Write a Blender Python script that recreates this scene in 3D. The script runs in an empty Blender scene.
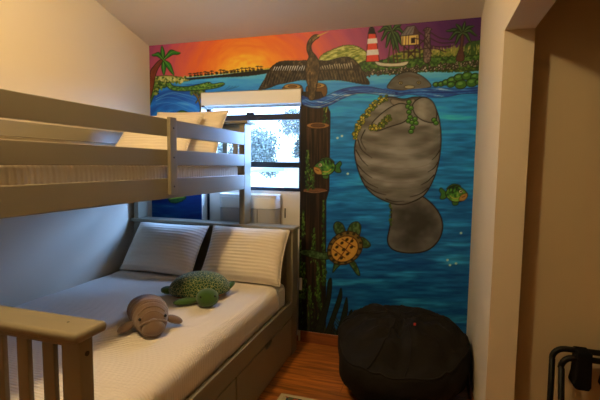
import bpy, bmesh, math, random
import numpy as np
from mathutils import Vector, Matrix, noise
PI = math.pi
C = bpy.context.scene.collection
random.seed(7)

# ------------------------------------------------------------------ camera
F, YAW, PIT, ROL, CX, DIST, HC = 416.1108, 0.3026, 0.0841, 0.0126, 2.3671, 3.1387, 1.4291
def cam_axes():
    cr, sr = math.cos(ROL), math.sin(ROL); cp, sp = math.cos(PIT), math.sin(PIT); cy, sy = math.cos(YAW), math.sin(YAW)
    def w(xr, d, u):   # roll -> pitch -> yaw
        X, U = cr*xr - sr*u, sr*xr + cr*u
        dd, z = cp*d + sp*U, -sp*d + cp*U
        return Vector((cy*X - sy*dd, sy*X + cy*dd, z))
    return w(1, 0, 0), w(0, 0, 1), -w(0, 1, 0)
cam_data = bpy.data.cameras.new('camera'); cam = bpy.data.objects.new('camera', cam_data); C.objects.link(cam)
ax = cam_axes()
cam.matrix_world = Matrix.Translation((CX, -DIST, HC)) @ Matrix([[ax[0][i], ax[1][i], ax[2][i]] for i in range(3)]).to_4x4()
cam_data.sensor_width = 36; cam_data.lens = F*36/600; cam_data.clip_start = .05; cam_data.clip_end = 200
bpy.context.scene.camera = cam

# ------------------------------------------------------------------ world, light, exposure
SC = bpy.context.scene
SC.view_settings.view_transform = 'Standard'; SC.view_settings.look = 'None'
SC.view_settings.exposure = 0.0; SC.view_settings.gamma = 1
SKY_COLOR, SKY_STRENGTH = (.46, .68, 1.0), 6.5
GLOW_COLOR, GLOW_STRENGTH, GLOW_DIR, GLOW_POWER = (.26, .50, 1.0), 95.0, (.74, .58, .34), 5.0   # bright cloud around the hidden sun
LAMP_COLOR, LAMP_STRENGTH, LAMP_POS, LAMP_R = (1, .73, .36), 310.0, (1.17, -2.20, 2.82), .085
world = bpy.data.worlds.new('overcast_sky'); SC.world = world; world.use_nodes = True
wn = world.node_tree.nodes; wb = wn['Background']
wb.inputs[0].default_value = (*SKY_COLOR, 1); wb.inputs[1].default_value = SKY_STRENGTH
wl = world.node_tree.links; w_tc = wn.new('ShaderNodeTexCoord'); w_dot = wn.new('ShaderNodeVectorMath'); w_dot.operation = 'DOT_PRODUCT'
w_dot.inputs[1].default_value = Vector(GLOW_DIR).normalized(); wl.new(w_tc.outputs['Generated'], w_dot.inputs[0])
w_mx = wn.new('ShaderNodeMath'); w_mx.operation = 'MAXIMUM'; w_mx.inputs[1].default_value = 0; wl.new(w_dot.outputs['Value'], w_mx.inputs[0])
w_pw = wn.new('ShaderNodeMath'); w_pw.operation = 'POWER'; w_pw.inputs[1].default_value = GLOW_POWER; wl.new(w_mx.outputs[0], w_pw.inputs[0])
w_st = wn.new('ShaderNodeMath'); w_st.operation = 'MULTIPLY'; w_st.inputs[1].default_value = GLOW_STRENGTH; wl.new(w_pw.outputs[0], w_st.inputs[0])
wb2 = wn.new('ShaderNodeBackground'); wb2.inputs[0].default_value = (*GLOW_COLOR, 1); wl.new(w_st.outputs[0], wb2.inputs[1])
w_ad = wn.new('ShaderNodeAddShader'); wl.new(wb.outputs[0], w_ad.inputs[0]); wl.new(wb2.outputs[0], w_ad.inputs[1]); wl.new(w_ad.outputs[0], wn['World Output'].inputs['Surface'])
pl = bpy.data.lights.new('window_portal', 'AREA'); pl.shape = 'RECTANGLE'; pl.size = .86; pl.size_y = .72
pl.cycles.is_portal = True
po = bpy.data.objects.new('window_portal', pl); C.objects.link(po); po.location = (.94, .17, 1.60); po.rotation_euler = (-PI/2, 0, 0)

W, H, SLOPE, ROOM_Y = 2.657, 2.44, .2671, -4.3
WX0, WX1, WZ = .506, 1.387, 2.022        # recess in the back wall

# ------------------------------------------------------------------ helpers
def lin(c):
    c = np.asarray(c, float)/255.; return np.where(c <= .04045, c/12.92, ((c+.055)/1.055)**2.4)
def material(name, col, rough=.6, metallic=0, bump=None, spec=.4, var=None, emit=None, sheen=0, trans=0):
    m = bpy.data.materials.new(name); m.use_nodes = True; nt = m.node_tree; N, L = nt.nodes, nt.links
    b = N['Principled BSDF']; b.inputs['Base Color'].default_value = (*col, 1); b.inputs['Roughness'].default_value = rough
    b.inputs['Metallic'].default_value = metallic; b.inputs['Specular IOR Level'].default_value = spec
    if sheen: b.inputs['Sheen Weight'].default_value = sheen; b.inputs['Sheen Roughness'].default_value = .6
    tc = N.new('ShaderNodeTexCoord')
    if var:      # scale, amount
        n = N.new('ShaderNodeTexNoise'); n.inputs['Scale'].default_value = var[0]; n.inputs['Detail'].default_value = 5
        L.new(tc.outputs['Object'], n.inputs['Vector'])
        mx = N.new('ShaderNodeMix'); mx.data_type = 'RGBA'; L.new(n.outputs['Fac'], mx.inputs['Factor'])
        mx.inputs['A'].default_value = (*[min(1, c*(1+var[1])) for c in col], 1); mx.inputs['B'].default_value = (*[c*(1-var[1]) for c in col], 1)
        L.new(mx.outputs['Result'], b.inputs['Base Color'])
    if bump:     # scale, strength, distance
        n = N.new('ShaderNodeTexNoise'); n.inputs['Scale'].default_value = bump[0]; n.inputs['Detail'].default_value = 4
        L.new(tc.outputs['Object'], n.inputs['Vector'])
        bp = N.new('ShaderNodeBump'); bp.inputs['Strength'].default_value = bump[1]; bp.inputs['Distance'].default_value = bump[2]
        L.new(n.outputs['Fac'], bp.inputs['Height']); L.new(bp.outputs['Normal'], b.inputs['Normal'])
    if emit: b.inputs['Emission Color'].default_value = (*emit[0], 1); b.inputs['Emission Strength'].default_value = emit[1]
    return m

def ribbed(name, col, axis, scale, strength=.5, dist=.004, sheen=.2):
    """woven cloth with fine raised channels running across one axis"""
    m = material(name, col, .9, spec=.15, sheen=sheen); nt = m.node_tree; N, L = nt.nodes, nt.links; b = N['Principled BSDF']
    tc = N.new('ShaderNodeTexCoord'); w = N.new('ShaderNodeTexWave'); w.wave_type = 'BANDS'; w.bands_direction = axis
    w.inputs['Scale'].default_value = scale; w.inputs['Distortion'].default_value = .6; w.inputs['Detail'].default_value = 1; w.inputs['Detail Scale'].default_value = .5
    n = N.new('ShaderNodeTexNoise'); n.inputs['Scale'].default_value = 60; n.inputs['Detail'].default_value = 3
    L.new(tc.outputs['Object'], w.inputs['Vector']); L.new(tc.outputs['Object'], n.inputs['Vector'])
    ad = N.new('ShaderNodeMath'); ad.operation = 'MULTIPLY_ADD'; ad.inputs[1].default_value = .35
    L.new(n.outputs['Fac'], ad.inputs[0]); L.new(w.outputs['Fac'], ad.inputs[2])
    bp = N.new('ShaderNodeBump'); bp.inputs['Strength'].default_value = strength; bp.inputs['Distance'].default_value = dist
    L.new(ad.outputs[0], bp.inputs['Height']); L.new(bp.outputs['Normal'], b.inputs['Normal'])
    return m

def link(name, me, mat, parent=None, smooth=False, loc=None):
    o = bpy.data.objects.new(name, me); C.objects.link(o)
    if mat: me.materials.append(mat)
    if smooth:
        for p in me.polygons: p.use_smooth = True
    if parent: o.parent = parent
    if loc: o.location = loc
    return o
def obj(name, bm, mat, parent=None, smooth=False, bevel=0, seg=2, auto=False):
    bmesh.ops.recalc_face_normals(bm, faces=bm.faces)
    me = bpy.data.meshes.new(name); bm.to_mesh(me); bm.free()
    o = link(name, me, mat, parent, smooth)
    if bevel:
        md = o.modifiers.new('bevel', 'BEVEL'); md.width = bevel; md.segments = seg; md.limit_method = 'ANGLE'; md.angle_limit = .7
        for p in me.polygons: p.use_smooth = True
        wn_ = o.modifiers.new('wn', 'WEIGHTED_NORMAL'); wn_.keep_sharp = False
    return o
def box(bm, x0, x1, y0, y1, z0, z1, M=None):
    vs = [bm.verts.new((x, y, z)) for x in (x0, x1) for y in (y0, y1) for z in (z0, z1)]
    for f in ((0,1,3,2), (4,6,7,5), (0,4,5,1), (2,3,7,6), (0,2,6,4), (1,5,7,3)): bm.faces.new([vs[i] for i in f])
    if M: bmesh.ops.transform(bm, matrix=M, verts=vs)
    return vs
def mkbox(name, d, mat, parent=None, bevel=0, M=None):
    bm = bmesh.new(); box(bm, *d, M=M); return obj(name, bm, mat, parent, bevel=bevel)
def prism(bm, pts, axis, a, b):
    """extrude a 2D outline along an axis"""
    def P(p, t): return {'x': (t, p[0], p[1]), 'y': (p[0], t, p[1]), 'z': (p[0], p[1], t)}[axis]
    A = [bm.verts.new(P(p, a)) for p in pts]; B = [bm.verts.new(P(p, b)) for p in pts]
    bm.faces.new(A); bm.faces.new(B[::-1])
    for i in range(len(pts)):
        j = (i+1) % len(pts); bm.faces.new((A[i], A[j], B[j], B[i]))
def tube(bm, pts, r, n=10, cap=True):
    pts = [Vector(p) for p in pts]; rs = r if isinstance(r, (list, tuple)) else [r]*len(pts); rings = []; up = Vector((0, 0, 1))
    prev = None
    for i, p in enumerate(pts):
        t = (pts[min(i+1, len(pts)-1)] - pts[max(i-1, 0)]).normalized()
        if prev is None:
            a = t.cross(up) if abs(t.z) < .9 else t.cross(Vector((0, 1, 0)))
        else: a = prev - t*prev.dot(t)
        a.normalize(); b = t.cross(a); prev = a
        rings.append([bm.verts.new(p + (a*math.cos(2*PI*k/n) + b*math.sin(2*PI*k/n))*rs[i]) for k in range(n)])
    for A, B in zip(rings, rings[1:]):
        for k in range(n): bm.faces.new((A[k], A[(k+1) % n], B[(k+1) % n], B[k]))
    if cap: bm.faces.new(rings[0][::-1]); bm.faces.new(rings[-1])
def blob(bm, c, r, M=None, seg=28, rings=18, fn=None):
    """ellipsoid, optionally shaped by fn(unit vector) -> unit-space vector"""
    res = bmesh.ops.create_uvsphere(bm, u_segments=seg, v_segments=rings, radius=1)
    for v in res['verts']:
        p = v.co.copy()
        if fn: p = fn(p)
        p = Vector((p.x*r[0], p.y*r[1], p.z*r[2]))
        v.co = (M @ p if M else p) + Vector(c)
    return res['verts']
def smooth_path(p, n=6):
    p = [Vector(q) for q in p]; out = []
    for i in range(len(p)-1):
        P = [p[min(max(i+k, 0), len(p)-1)] for k in (-1, 0, 1, 2)]
        for t in [k/n for k in range(n)]: out.append(.5*((2*P[1])+(-P[0]+P[2])*t+(2*P[0]-5*P[1]+4*P[2]-P[3])*t*t+(-P[0]+3*P[1]-3*P[2]+P[3])*t**3))
    return out+[p[-1]]
def nz(p, s, seed=0): return noise.noise(Vector((p[0]*s+seed*7.3, p[1]*s+seed*3.1, p[2]*s-seed)))
def thing(name, label, cat, loc=(0, 0, 0), rot=(0, 0, 0), group=None):
    o = bpy.data.objects.new(name, None); C.objects.link(o); o.location = loc; o.rotation_euler = rot
    return tag(o, label, cat, group)
def tag(o, label, cat, group=None, kind=None):
    o['label'] = label; o['category'] = cat
    if group: o['group'] = group
    if kind: o['kind'] = kind
    return o
def struct(o): o['kind'] = 'structure'; return o
def copy_tree(o, parent=None):
    c = o.copy(); C.objects.link(c)
    if parent: c.parent = parent
    for ch in list(o.children): copy_tree(ch, c)
    return c

# ------------------------------------------------------------------ materials
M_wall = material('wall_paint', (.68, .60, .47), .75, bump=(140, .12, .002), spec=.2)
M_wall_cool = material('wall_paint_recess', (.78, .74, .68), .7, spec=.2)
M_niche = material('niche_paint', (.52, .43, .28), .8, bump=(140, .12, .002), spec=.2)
M_ceil = material('ceiling_paint', (.70, .61, .49), .85, bump=(90, .15, .002), spec=.15)
M_bed = material('bed_paint', (.235, .205, .14), .38, bump=(35, .05, .002), spec=.45, var=(3, .06))
M_black = material('frame_black', (.012, .016, .03), .4)
M_white = material('white_plastic', (.88, .88, .87), .35)
M_grey = material('purifier_grey', (.42, .42, .44), .5, bump=(400, .3, .001))
M_dark = material('bolt_dark', (.03, .025, .02), .5)
M_cotton = ribbed('ribbed_cotton', (.72, .66, .56), 'Z', 22, .45, .004)
M_pillow = ribbed('pillow_cotton', (.80, .72, .60), 'Y', 13, .5, .004)
M_cover = ribbed('coverlet_cotton', (.80, .72, .62), 'Y', 20, .55, .004)
M_bean = material('beanbag_cloth', (.010, .0082, .0062), .85, bump=(300, .2, .001), spec=.2)
M_rack = material('rack_tube', (.004, .004, .004), .5, spec=.25)
M_webbing = material('rack_webbing', (.005, .005, .006), .8, spec=.1)
M_plush = material('plush_taupe', (.17, .105, .068), .95, bump=(160, .5, .004), spec=.1, sheen=.35, var=(12, .15))
M_plushgreen = material('plush_green', (.045, .105, .014), .95, bump=(200, .6, .004), spec=.1, sheen=.25, var=(30, .3))
M_plushbelly = material('plush_belly', (.28, .10, .03), .95, bump=(200, .5, .003), spec=.1)
M_eye = material('bead_eye', (.004, .004, .004), .15, spec=.7)
M_red = material('red_tag', (.75, .06, .04), .6)
M_brass = material('lamp_metal', (.5, .35, .15), .3, 1)
M_leaf = material('leaf_green', (.17, .20, .18), .8, var=(2, .4))
M_bark = material('bark', (.12, .08, .05), .9, bump=(20, .5, .01))
M_roof = material('pale_roof', (.68, .70, .72), .7)
M_stucco = material('pale_stucco', (.6, .58, .55), .8)
M_lawn = material('pale_ground', (.42, .46, .40), .9, var=(.4, .2))

def shell_material():
    m = material('turtle_shell_plush', (.05, .12, .03), .95, spec=.1, sheen=.2); N, L = m.node_tree.nodes, m.node_tree.links; b = N['Principled BSDF']
    tc = N.new('ShaderNodeTexCoord'); v = N.new('ShaderNodeTexVoronoi'); v.feature = 'DISTANCE_TO_EDGE'; v.inputs['Scale'].default_value = 58
    nn = N.new('ShaderNodeTexNoise'); nn.inputs['Scale'].default_value = 90
    L.new(tc.outputs['Object'], v.inputs['Vector']); L.new(tc.outputs['Object'], nn.inputs['Vector'])
    r = N.new('ShaderNodeValToRGB'); e = r.color_ramp.elements
    e[0].position = .015; e[0].color = (.36, .36, .13, 1); e[1].position = .07; e[1].color = (.018, .065, .022, 1)
    L.new(v.outputs['Distance'], r.inputs['Fac']); L.new(r.outputs['Color'], b.inputs['Base Color'])
    bp = N.new('ShaderNodeBump'); bp.inputs['Strength'].default_value = .8; bp.inputs['Distance'].default_value = .004
    L.new(nn.outputs['Fac'], bp.inputs['Height']); L.new(bp.outputs['Normal'], b.inputs['Normal']); return m
M_shell = shell_material()

def wood_material(name, dark, light, planks=True, rough=.35):
    m = material(name, light, rough, spec=.5); N, L = m.node_tree.nodes, m.node_tree.links; b = N['Principled BSDF']
    tc = N.new('ShaderNodeTexCoord'); mp = N.new('ShaderNodeMapping'); mp.inputs['Scale'].default_value = (1.3, 16, 16)
    L.new(tc.outputs['Object'], mp.inputs['Vector'])
    n = N.new('ShaderNodeTexNoise'); n.inputs['Scale'].default_value = 2.2; n.inputs['Detail'].default_value = 7; n.inputs['Roughness'].default_value = .62
    r = N.new('ShaderNodeValToRGB'); e = r.color_ramp.elements; e[0].position = .36; e[0].color = (*dark, 1); e[1].position = .62; e[1].color = (*light, 1)
    L.new(n.outputs['Fac'], r.inputs['Fac'])
    if planks:
        br = N.new('ShaderNodeTexBrick'); br.inputs['Scale'].default_value = 1; br.inputs['Brick Width'].default_value = 1.25; br.inputs['Row Height'].default_value = .165
        br.inputs['Mortar Size'].default_value = .0018; br.inputs['Mortar Smooth'].default_value = .4
        br.inputs['Color1'].default_value = (.75, .75, .75, 1); br.inputs['Color2'].default_value = (1.15, 1.1, 1.05, 1); br.inputs['Mortar'].default_value = (.35, .3, .28, 1)
        L.new(tc.outputs['Object'], br.inputs['Vector'])
        va = N.new('ShaderNodeVectorMath'); va.operation = 'MULTIPLY_ADD'; L.new(br.outputs['Color'], va.inputs[0]); va.inputs[1].default_value = (9, 9, 9)
        L.new(mp.outputs['Vector'], va.inputs[2]); L.new(va.outputs['Vector'], n.inputs['Vector'])
        mx = N.new('ShaderNodeMix'); mx.data_type = 'RGBA'; mx.blend_type = 'MULTIPLY'; mx.inputs['Factor'].default_value = 1
        L.new(r.outputs['Color'], mx.inputs['A']); L.new(br.outputs['Color'], mx.inputs['B']); L.new(mx.outputs['Result'], b.inputs['Base Color'])
        bp = N.new('ShaderNodeBump'); bp.inputs['Strength'].default_value = .3; bp.inputs['Distance'].default_value = .002
        L.new(br.outputs['Fac'], bp.inputs['Height']); bp.invert = True; L.new(bp.outputs['Normal'], b.inputs['Normal'])
    else:
        L.new(mp.outputs['Vector'], n.inputs['Vector']); L.new(r.outputs['Color'], b.inputs['Base Color'])
    return m
M_floor = wood_material('floor_laminate', (.21, .063, .011), (.60, .21, .038))
M_base = wood_material('baseboard_wood', (.22, .065, .018), (.36, .12, .032), False, .4)

def glass_material():
    m = bpy.data.materials.new('window_glass'); m.use_nodes = True; N, L = m.node_tree.nodes, m.node_tree.links
    N.remove(N['Principled BSDF']); out = N['Material Output']
    t = N.new('ShaderNodeBsdfTransparent'); t.inputs[0].default_value = (.93, .96, 1, 1)
    g = N.new('ShaderNodeBsdfGlossy'); g.inputs['Roughness'].default_value = .02; mix = N.new('ShaderNodeMixShader'); mix.inputs[0].default_value = .06
    L.new(t.outputs[0], mix.inputs[1]); L.new(g.outputs[0], mix.inputs[2]); L.new(mix.outputs[0], out.inputs[0]); return m
M_glass = glass_material()

# ------------------------------------------------------------------ the room
struct(mkbox('floor', (-.15, 4.2, ROOM_Y-.1, .14, -.06, 0), M_floor))
struct(mkbox('wall_left', (-.12, 0, ROOM_Y, .14, 0, 3.75), M_wall))
bm = bmesh.new(); T = .14
box(bm, 0, WX0, 0, T, 0, H+.06); box(bm, WX1, 4.1, 0, T, 0, H+.06); box(bm, WX0, WX1, 0, T, WZ, H+.06)
struct(obj('wall_back', bm, M_wall_cool))
bm = bmesh.new(); prism(bm, [(.14, H-.14*SLOPE), (ROOM_Y-.1, H-(ROOM_Y-.1)*SLOPE), (ROOM_Y-.1, H-(ROOM_Y-.1)*SLOPE+.1), (.14, H+.12)], 'x', -.12, W+.12)
struct(obj('ceiling', bm, M_ceil))
# right wall: a stub beside the mural, then a wide opening under a header
bm = bmesh.new()
prism(bm, [(0, 0), (-1.055, 0), (-1.055, 2.035), (-3.45, 2.035), (-3.45, 0), (ROOM_Y, 0), (ROOM_Y, 3.7), (0, 2.52)], 'x', W, W+.122)
struct(obj('wall_right', bm, M_wall))
struct(mkbox('wall_front', (-.12, 4.1, ROOM_Y-.1, ROOM_Y, 0, 3.75), material('wall_paint_low_bounce', (.16, .13, .09), .8)))  # unseen wall behind the camera, colour darkened to cut bounced light
# the niche behind the opening
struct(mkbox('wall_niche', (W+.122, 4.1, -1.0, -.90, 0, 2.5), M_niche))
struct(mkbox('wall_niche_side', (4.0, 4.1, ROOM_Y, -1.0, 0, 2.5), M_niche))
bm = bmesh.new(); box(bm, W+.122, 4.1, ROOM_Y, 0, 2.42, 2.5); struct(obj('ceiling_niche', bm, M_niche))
struct(mkbox('baseboard_back', (WX1+.02, W, -.014, 0, 0, .09), M_base, bevel=.004))
struct(mkbox('baseboard_right', (W-.014, W, -1.055, -.014, 0, .09), M_base, bevel=.004))

# window in the recess: lower wall panel, black frame, three panes
struct(mkbox('trim_1', (WX0, WX1, .10, .14, 0, 1.212), M_wall_cool))
struct(mkbox('trim_2', (WX0, WX0+.02, .092, .10, .4, 1.212), M_black))
fr = bmesh.new()
for d in ((WX0, .546, 1.212, WZ), (1.345, WX1, 1.212, WZ), (.546, 1.345, 1.212, 1.240), (.546, 1.345, 1.405, 1.450), (.546, 1.345, 1.795, 1.842), (.546, 1.345, 1.985, WZ)):
    box(fr, d[0], d[1], .095, .135, d[2], d[3])
wf = struct(obj('window_1', fr, M_black))
for z0, z1 in ((1.24, 1.405), (1.45, 1.795), (1.842, 1.985)):
    mkbox('glass_pane', (.546, 1.345, .112, .116, z0, z1), M_glass, wf)
mkbox('window_latch', (.885, .955, .075, .095, 1.838, 1.858), M_black, wf, bevel=.004)

# ------------------------------------------------------------------ the mural
# sketch coordinates (u, v) of a wall point: a fixed homography of the flat wall
def sketch(x, z):
    X, Y, Z = x-CX, DIST, z-HC
    c, s = math.cos(YAW), math.sin(YAW); xr, d = c*X+s*Y, -s*X+c*Y
    c, s = math.cos(PIT), math.sin(PIT); dd, u = c*d-s*Z, s*d+c*Z
    c, s = math.cos(ROL), math.sin(ROL); a, b = c*xr+s*u, -s*xr+c*u
    return 300+F*a/dd, 200-F*b/dd
def axis_pts(cuts, step):
    out = []
    for a, b in zip(cuts, cuts[1:]): out += list(np.linspace(a, b, max(2, int(round((b-a)/step))), endpoint=False))
    return np.array(out+[cuts[-1]])
xs = axis_pts([.002, WX0, WX1, W-.001], .0042); zs = axis_pts([.09, WZ, H], .0042)
GX, GZ = np.meshgrid(xs, zs); U, V = sketch(GX, GZ); U = U.ravel(); V = V.ravel()
rng = np.random.RandomState(3); TAB = rng.rand(256, 256)
def vn(u, v):
    iu = np.floor(u).astype(int); iv = np.floor(v).astype(int); fu = u-iu; fv = v-iv; fu = fu*fu*(3-2*fu); fv = fv*fv*(3-2*fv)
    g = lambda a, b: TAB[a % 256, b % 256]
    return (g(iu, iv)*(1-fu)+g(iu+1, iv)*fu)*(1-fv)+(g(iu, iv+1)*(1-fu)+g(iu+1, iv+1)*fu)*fv
def fbm(u, v, o=4): return sum(vn(u*2**k+17*k, v*2**k+5*k)*.5**k for k in range(o))/(2-.5**(o-1))
def ramp(t, stops):
    t = np.asarray(t); ks = [s[0] for s in stops]; return np.stack([np.interp(t, ks, [s[1][i] for s in stops]) for i in range(3)], -1)
COL = np.zeros((U.size, 3))
def smooth_pts(p, closed=True, n=6):
    p = np.array(p, float); N = len(p); out = []
    rg = range(N if closed else N-1)
    for i in rg:
        P = [p[(i+k) % N] if closed else p[min(max(i+k, 0), N-1)] for k in (-1, 0, 1, 2)]
        for t in np.linspace(0, 1, n, endpoint=False):
            out.append(.5*((2*P[1])+(-P[0]+P[2])*t+(2*P[0]-5*P[1]+4*P[2]-P[3])*t*t+(-P[0]+3*P[1]-3*P[2]+P[3])*t**3))
    if not closed: out.append(p[-1])
    return np.array(out)
def segdist(u, v, p, closed, ws=None):
    best = np.full(u.shape, 1e9); n = len(p)
    for i in range(n if closed else n-1):
        a, b = p[i], p[(i+1) % n]; d = b-a; L2 = d@d+1e-9; t = np.clip(((u-a[0])*d[0]+(v-a[1])*d[1])/L2, 0, 1)
        q = np.hypot(u-a[0]-t*d[0], v-a[1]-t*d[1])
        if ws is not None: q = q-(ws[i]*(1-t)+ws[(i+1) % n]*t)
        best = np.minimum(best, q)
    return best
def comp(idx, a, col):
    a = np.clip(a, 0, 1)[:, None]; COL[idx] = COL[idx]*(1-a)+col*a
def poly(pts, col, edge=None, ew=.7, sm=True, rough=0, alpha=1, soft=.6):
    p = smooth_pts(pts) if sm else np.array(pts, float)
    m = 3+ew+rough; idx = np.nonzero((U > p[:, 0].min()-m) & (U < p[:, 0].max()+m) & (V > p[:, 1].min()-m) & (V < p[:, 1].max()+m))[0]
    if not len(idx): return
    u, v = U[idx], V[idx]; ins = np.zeros(u.shape, bool); n = len(p)
    for i in range(n):
        a, b = p[i], p[(i+1) % n]
        c = ((a[1] > v) != (b[1] > v)); 
        if a[1] != b[1]: ins ^= c & (u < (b[0]-a[0])*(v-a[1])/(b[1]-a[1])+a[0])
    d = segdist(u, v, p, True); sd = np.where(ins, -d, d)
    if rough: sd = sd+(fbm(u*.9, v*.9, 3)-.5)*rough*2
    cc = col(u, v, sd) if callable(col) else np.array(col, float)[None, :]+(fbm(u*.6, v*.6, 3)-.5)[:, None]*18
    comp(idx, alpha*(.5-sd/soft), cc)
    if edge is not None: comp(idx, .5-(np.abs(sd)-ew*.5)/.6, np.array(edge, float)[None, :])
def line(pts, col, w=1, w2=None, sm=True, alpha=1, soft=.6):
    p = np.array(pts, float); k = len(p); ww = np.linspace(w, w if w2 is None else w2, k)*.5
    if sm and k > 2:
        q = smooth_pts(p, False); ww = np.linspace(ww[0], ww[-1], len(q)); p = q
    m = 3+max(w, w2 or 0); idx = np.nonzero((U > p[:, 0].min()-m) & (U < p[:, 0].max()+m) & (V > p[:, 1].min()-m) & (V < p[:, 1].max()+m))[0]
    if not len(idx): return
    d = segdist(U[idx], V[idx], p, False, ww); comp(idx, alpha*(.5-d/soft), np.array(col, float)[None, :])
def ell(c, r, col, edge=None, rot=0, ew=.6, **k):
    t = np.linspace(0, 2*PI, 18, endpoint=False); a = math.radians(rot)
    x, y = r[0]*np.cos(t), r[1]*np.sin(t)
    poly(np.stack([c[0]+x*math.cos(a)-y*math.sin(a), c[1]+x*math.sin(a)+y*math.cos(a)], -1), col, edge, ew, sm=False, **k)
R = random.Random(11)
def dabs(n, box_, cols, r=(.6, 1.4), asp=.7, inside=None, edge=None, rot=(0, 180)):
    for _ in range(n):
        u, v = R.uniform(box_[0], box_[2]), R.uniform(box_[1], box_[3])
        if inside and not inside(u, v): continue
        s = R.uniform(*r); ell((u, v), (s, s*asp), R.choice(cols), edge, rot=R.uniform(*rot), ew=.4)
BLK = (18, 14, 12)
# --- sunset
dx = (U-245); dy = (V-76)*1.35
d = np.hypot(np.where(dx < 0, dx*1.32, dx*1.0), dy); ang = np.arctan2(dy, dx)
st = (fbm(d*.22, ang*3, 4)-.5)
sky = ramp(d+st*26, [(0, (252, 205, 70)), (14, (250, 185, 45)), (34, (244, 140, 36)), (58, (232, 104, 40)), (84, (212, 88, 70)), (112, (176, 70, 92)), (145, (138, 54, 92)), (180, (98, 38, 86)), (230, (72, 26, 76))])
# --- water
wt = fbm(U*.022, V*.16, 4); w2 = fbm(U*.05+9, V*.4, 3)
deep = ramp(V+(wt-.5)*70, [(88, (34, 140, 190)), (130, (26, 126, 176)), (180, (16, 108, 160)), (240, (14, 96, 148)), (290, (12, 88, 134)), (340, (10, 70, 110))])
deep += ((w2-.5)[:, None])*np.array([44, 84, 76])+np.clip(wt-.56, 0, 1)[:, None]*np.array([130, 240, 190])
surf = ramp(V+(fbm(U*.06, V*.5, 4)-.5)*18, [(66, (120, 190, 205)), (78, (72, 165, 200)), (88, (40, 130, 185)), (100, (30, 110, 175))])
hz = 77-(U-183)*.085
COL[:] = np.where((V < hz)[:, None], sky, np.where((V < 92)[:, None], surf, deep))
# left lagoon, seen again beneath the upper bunk
lg = np.nonzero((U < 206) & (V > 84))[0]; r_ = np.hypot((U[lg]-178)*.8, V[lg]-128)
COL[lg] = ramp(fbm(r_*.14, U[lg]*.03, 4), [(.2, (10, 60, 140)), (.45, (16, 88, 165)), (.6, (30, 120, 185)), (.8, (110, 175, 200))])*np.where(V[lg] < 150, 1, .75)[:, None]
for k in range(5): line([(156, 101-k*3.2+k*k), (172, 93-k*1.5+k*k), (196, 97+k*k)], (120, 175, 200), .5, .3, alpha=.6)
# far shore with little palms
poly([(178, 79), (196, 77.4), (222, 74.8), (250, 71), (272, 68), (272, 72), (250, 76), (222, 77.5), (196, 79.5), (180, 81)], (22, 22, 20), rough=.3)
line([(182, 77.6), (222, 73.9), (270, 68.6)], (205, 190, 60), .9)
for k in range(20):
    u = 190+k*3.7+R.uniform(-.8, .8); v = 77-(u-183)*.095; h = R.uniform(1.6, 3.6)
    line([(u, v+.4), (u+.3, v-h)], (35, 20, 12), .7, sm=False); ell((u+.8, v-.3), (1.6, .9), (44, 34, 14))
    for a in (-1, -.4, .4, 1): line([(u+.3, v-h), (u+.3+a*1.7, v-h+abs(a)*.9-.5)], (35, 22, 12), .7, sm=False)
for k in range(4): line([(206+k*3, 93), (222+k*4, 91-k), (230+k*3, 86)], (30, 95, 140), .5)
# left bank, palm, alligator, roots
poly([(150, 78), (160, 76), (172, 76), (184, 78.5), (190, 80.5), (176, 82), (158, 84), (150, 86)], (176, 168, 78), (40, 50, 18), .6, rough=.4)
dabs(60, (151, 77, 186, 83), [(120, 130, 50), (205, 195, 110), (70, 95, 35)], (.6, 1.2), 1.6)
poly([(149, 84), (158, 82), (168, 83), (166, 87), (158, 90), (153, 98), (150, 104)], (62, 96, 30), (25, 40, 14), .6, rough=.6)
dabs(50, (150, 83, 165, 95), [(96, 130, 44), (36, 62, 20), (140, 150, 60)], (.5, 1.1), 1.8, inside=lambda u, v: v < 104-(u-150)*1.2)
poly([(150, 98), (150, 74), (154, 66), (160, 60), (163, 61), (158, 69), (155, 78), (153, 90)], (112, 48, 28), (40, 18, 10), .7)
def frond(c, tip, w, bend=1.5, base=(34, 110, 30), hi=(110, 160, 50), edge=(12, 40, 14)):
    c = np.array(c, float); t = np.array(tip, float); dd = t-c; n = np.array([-dd[1], dd[0]])/np.hypot(*dd); mid = c+dd*.5+np.array([0, -bend])
    poly([c, c+dd*.25+n*w*.7+[0, -bend*.6], mid+n*w, c+dd*.8+n*w*.6+[0, -bend*.3], t, c+dd*.8-n*w*.6+[0, -bend*.3], mid-n*w, c+dd*.25-n*w*.7+[0, -bend*.6]], base, edge, .7)
    line([c, mid, t], hi, .7, .3)
for tip, w, b in (((162, 46), 2.0, 0), ((152, 55), 2.2, 3.2), ((180.5, 53), 2.6, 4.2), ((164, 75), 2.2, 0), ((174, 75), 2.4, 2)): frond((163.5, 60), tip, w, b)
for s in ((194, 90, 201, 111), (197, 91, 203, 110), (201, 92, 196, 103), (192, 92, 200, 105), (200, 91, 205, 100), (204, 91, 200, 112)):
    line([(s[0], s[1]), ((s[0]+s[2])/2+1.5, (s[1]+s[3])/2-1), (s[2], s[3])], (62, 46, 18), 2.0, 1.2); line([(s[0]+.4, s[1]), ((s[0]+s[2])/2+1.8, (s[1]+s[3])/2-1), (s[2]+.4, s[3])], (140, 120, 44), .6, .4)
dabs(40, (190, 88, 205, 95), [(80, 110, 34), (40, 62, 20), (120, 130, 44)], (.7, 1.5))
poly([(166, 84), (170, 82.5), (174, 86), (188, 86.5), (203, 83.5), (209, 82.2), (213, 84), (222, 82.6), (224.5, 84.5), (218, 87.5), (206, 89.5), (186, 91), (172, 90)], lambda u, v, s: ramp(fbm(u*.6, v*.9), [(.3, (44, 84, 26)), (.6, (96, 140, 44)), (.8, (150, 170, 70))]), (18, 34, 12), .7)
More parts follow.
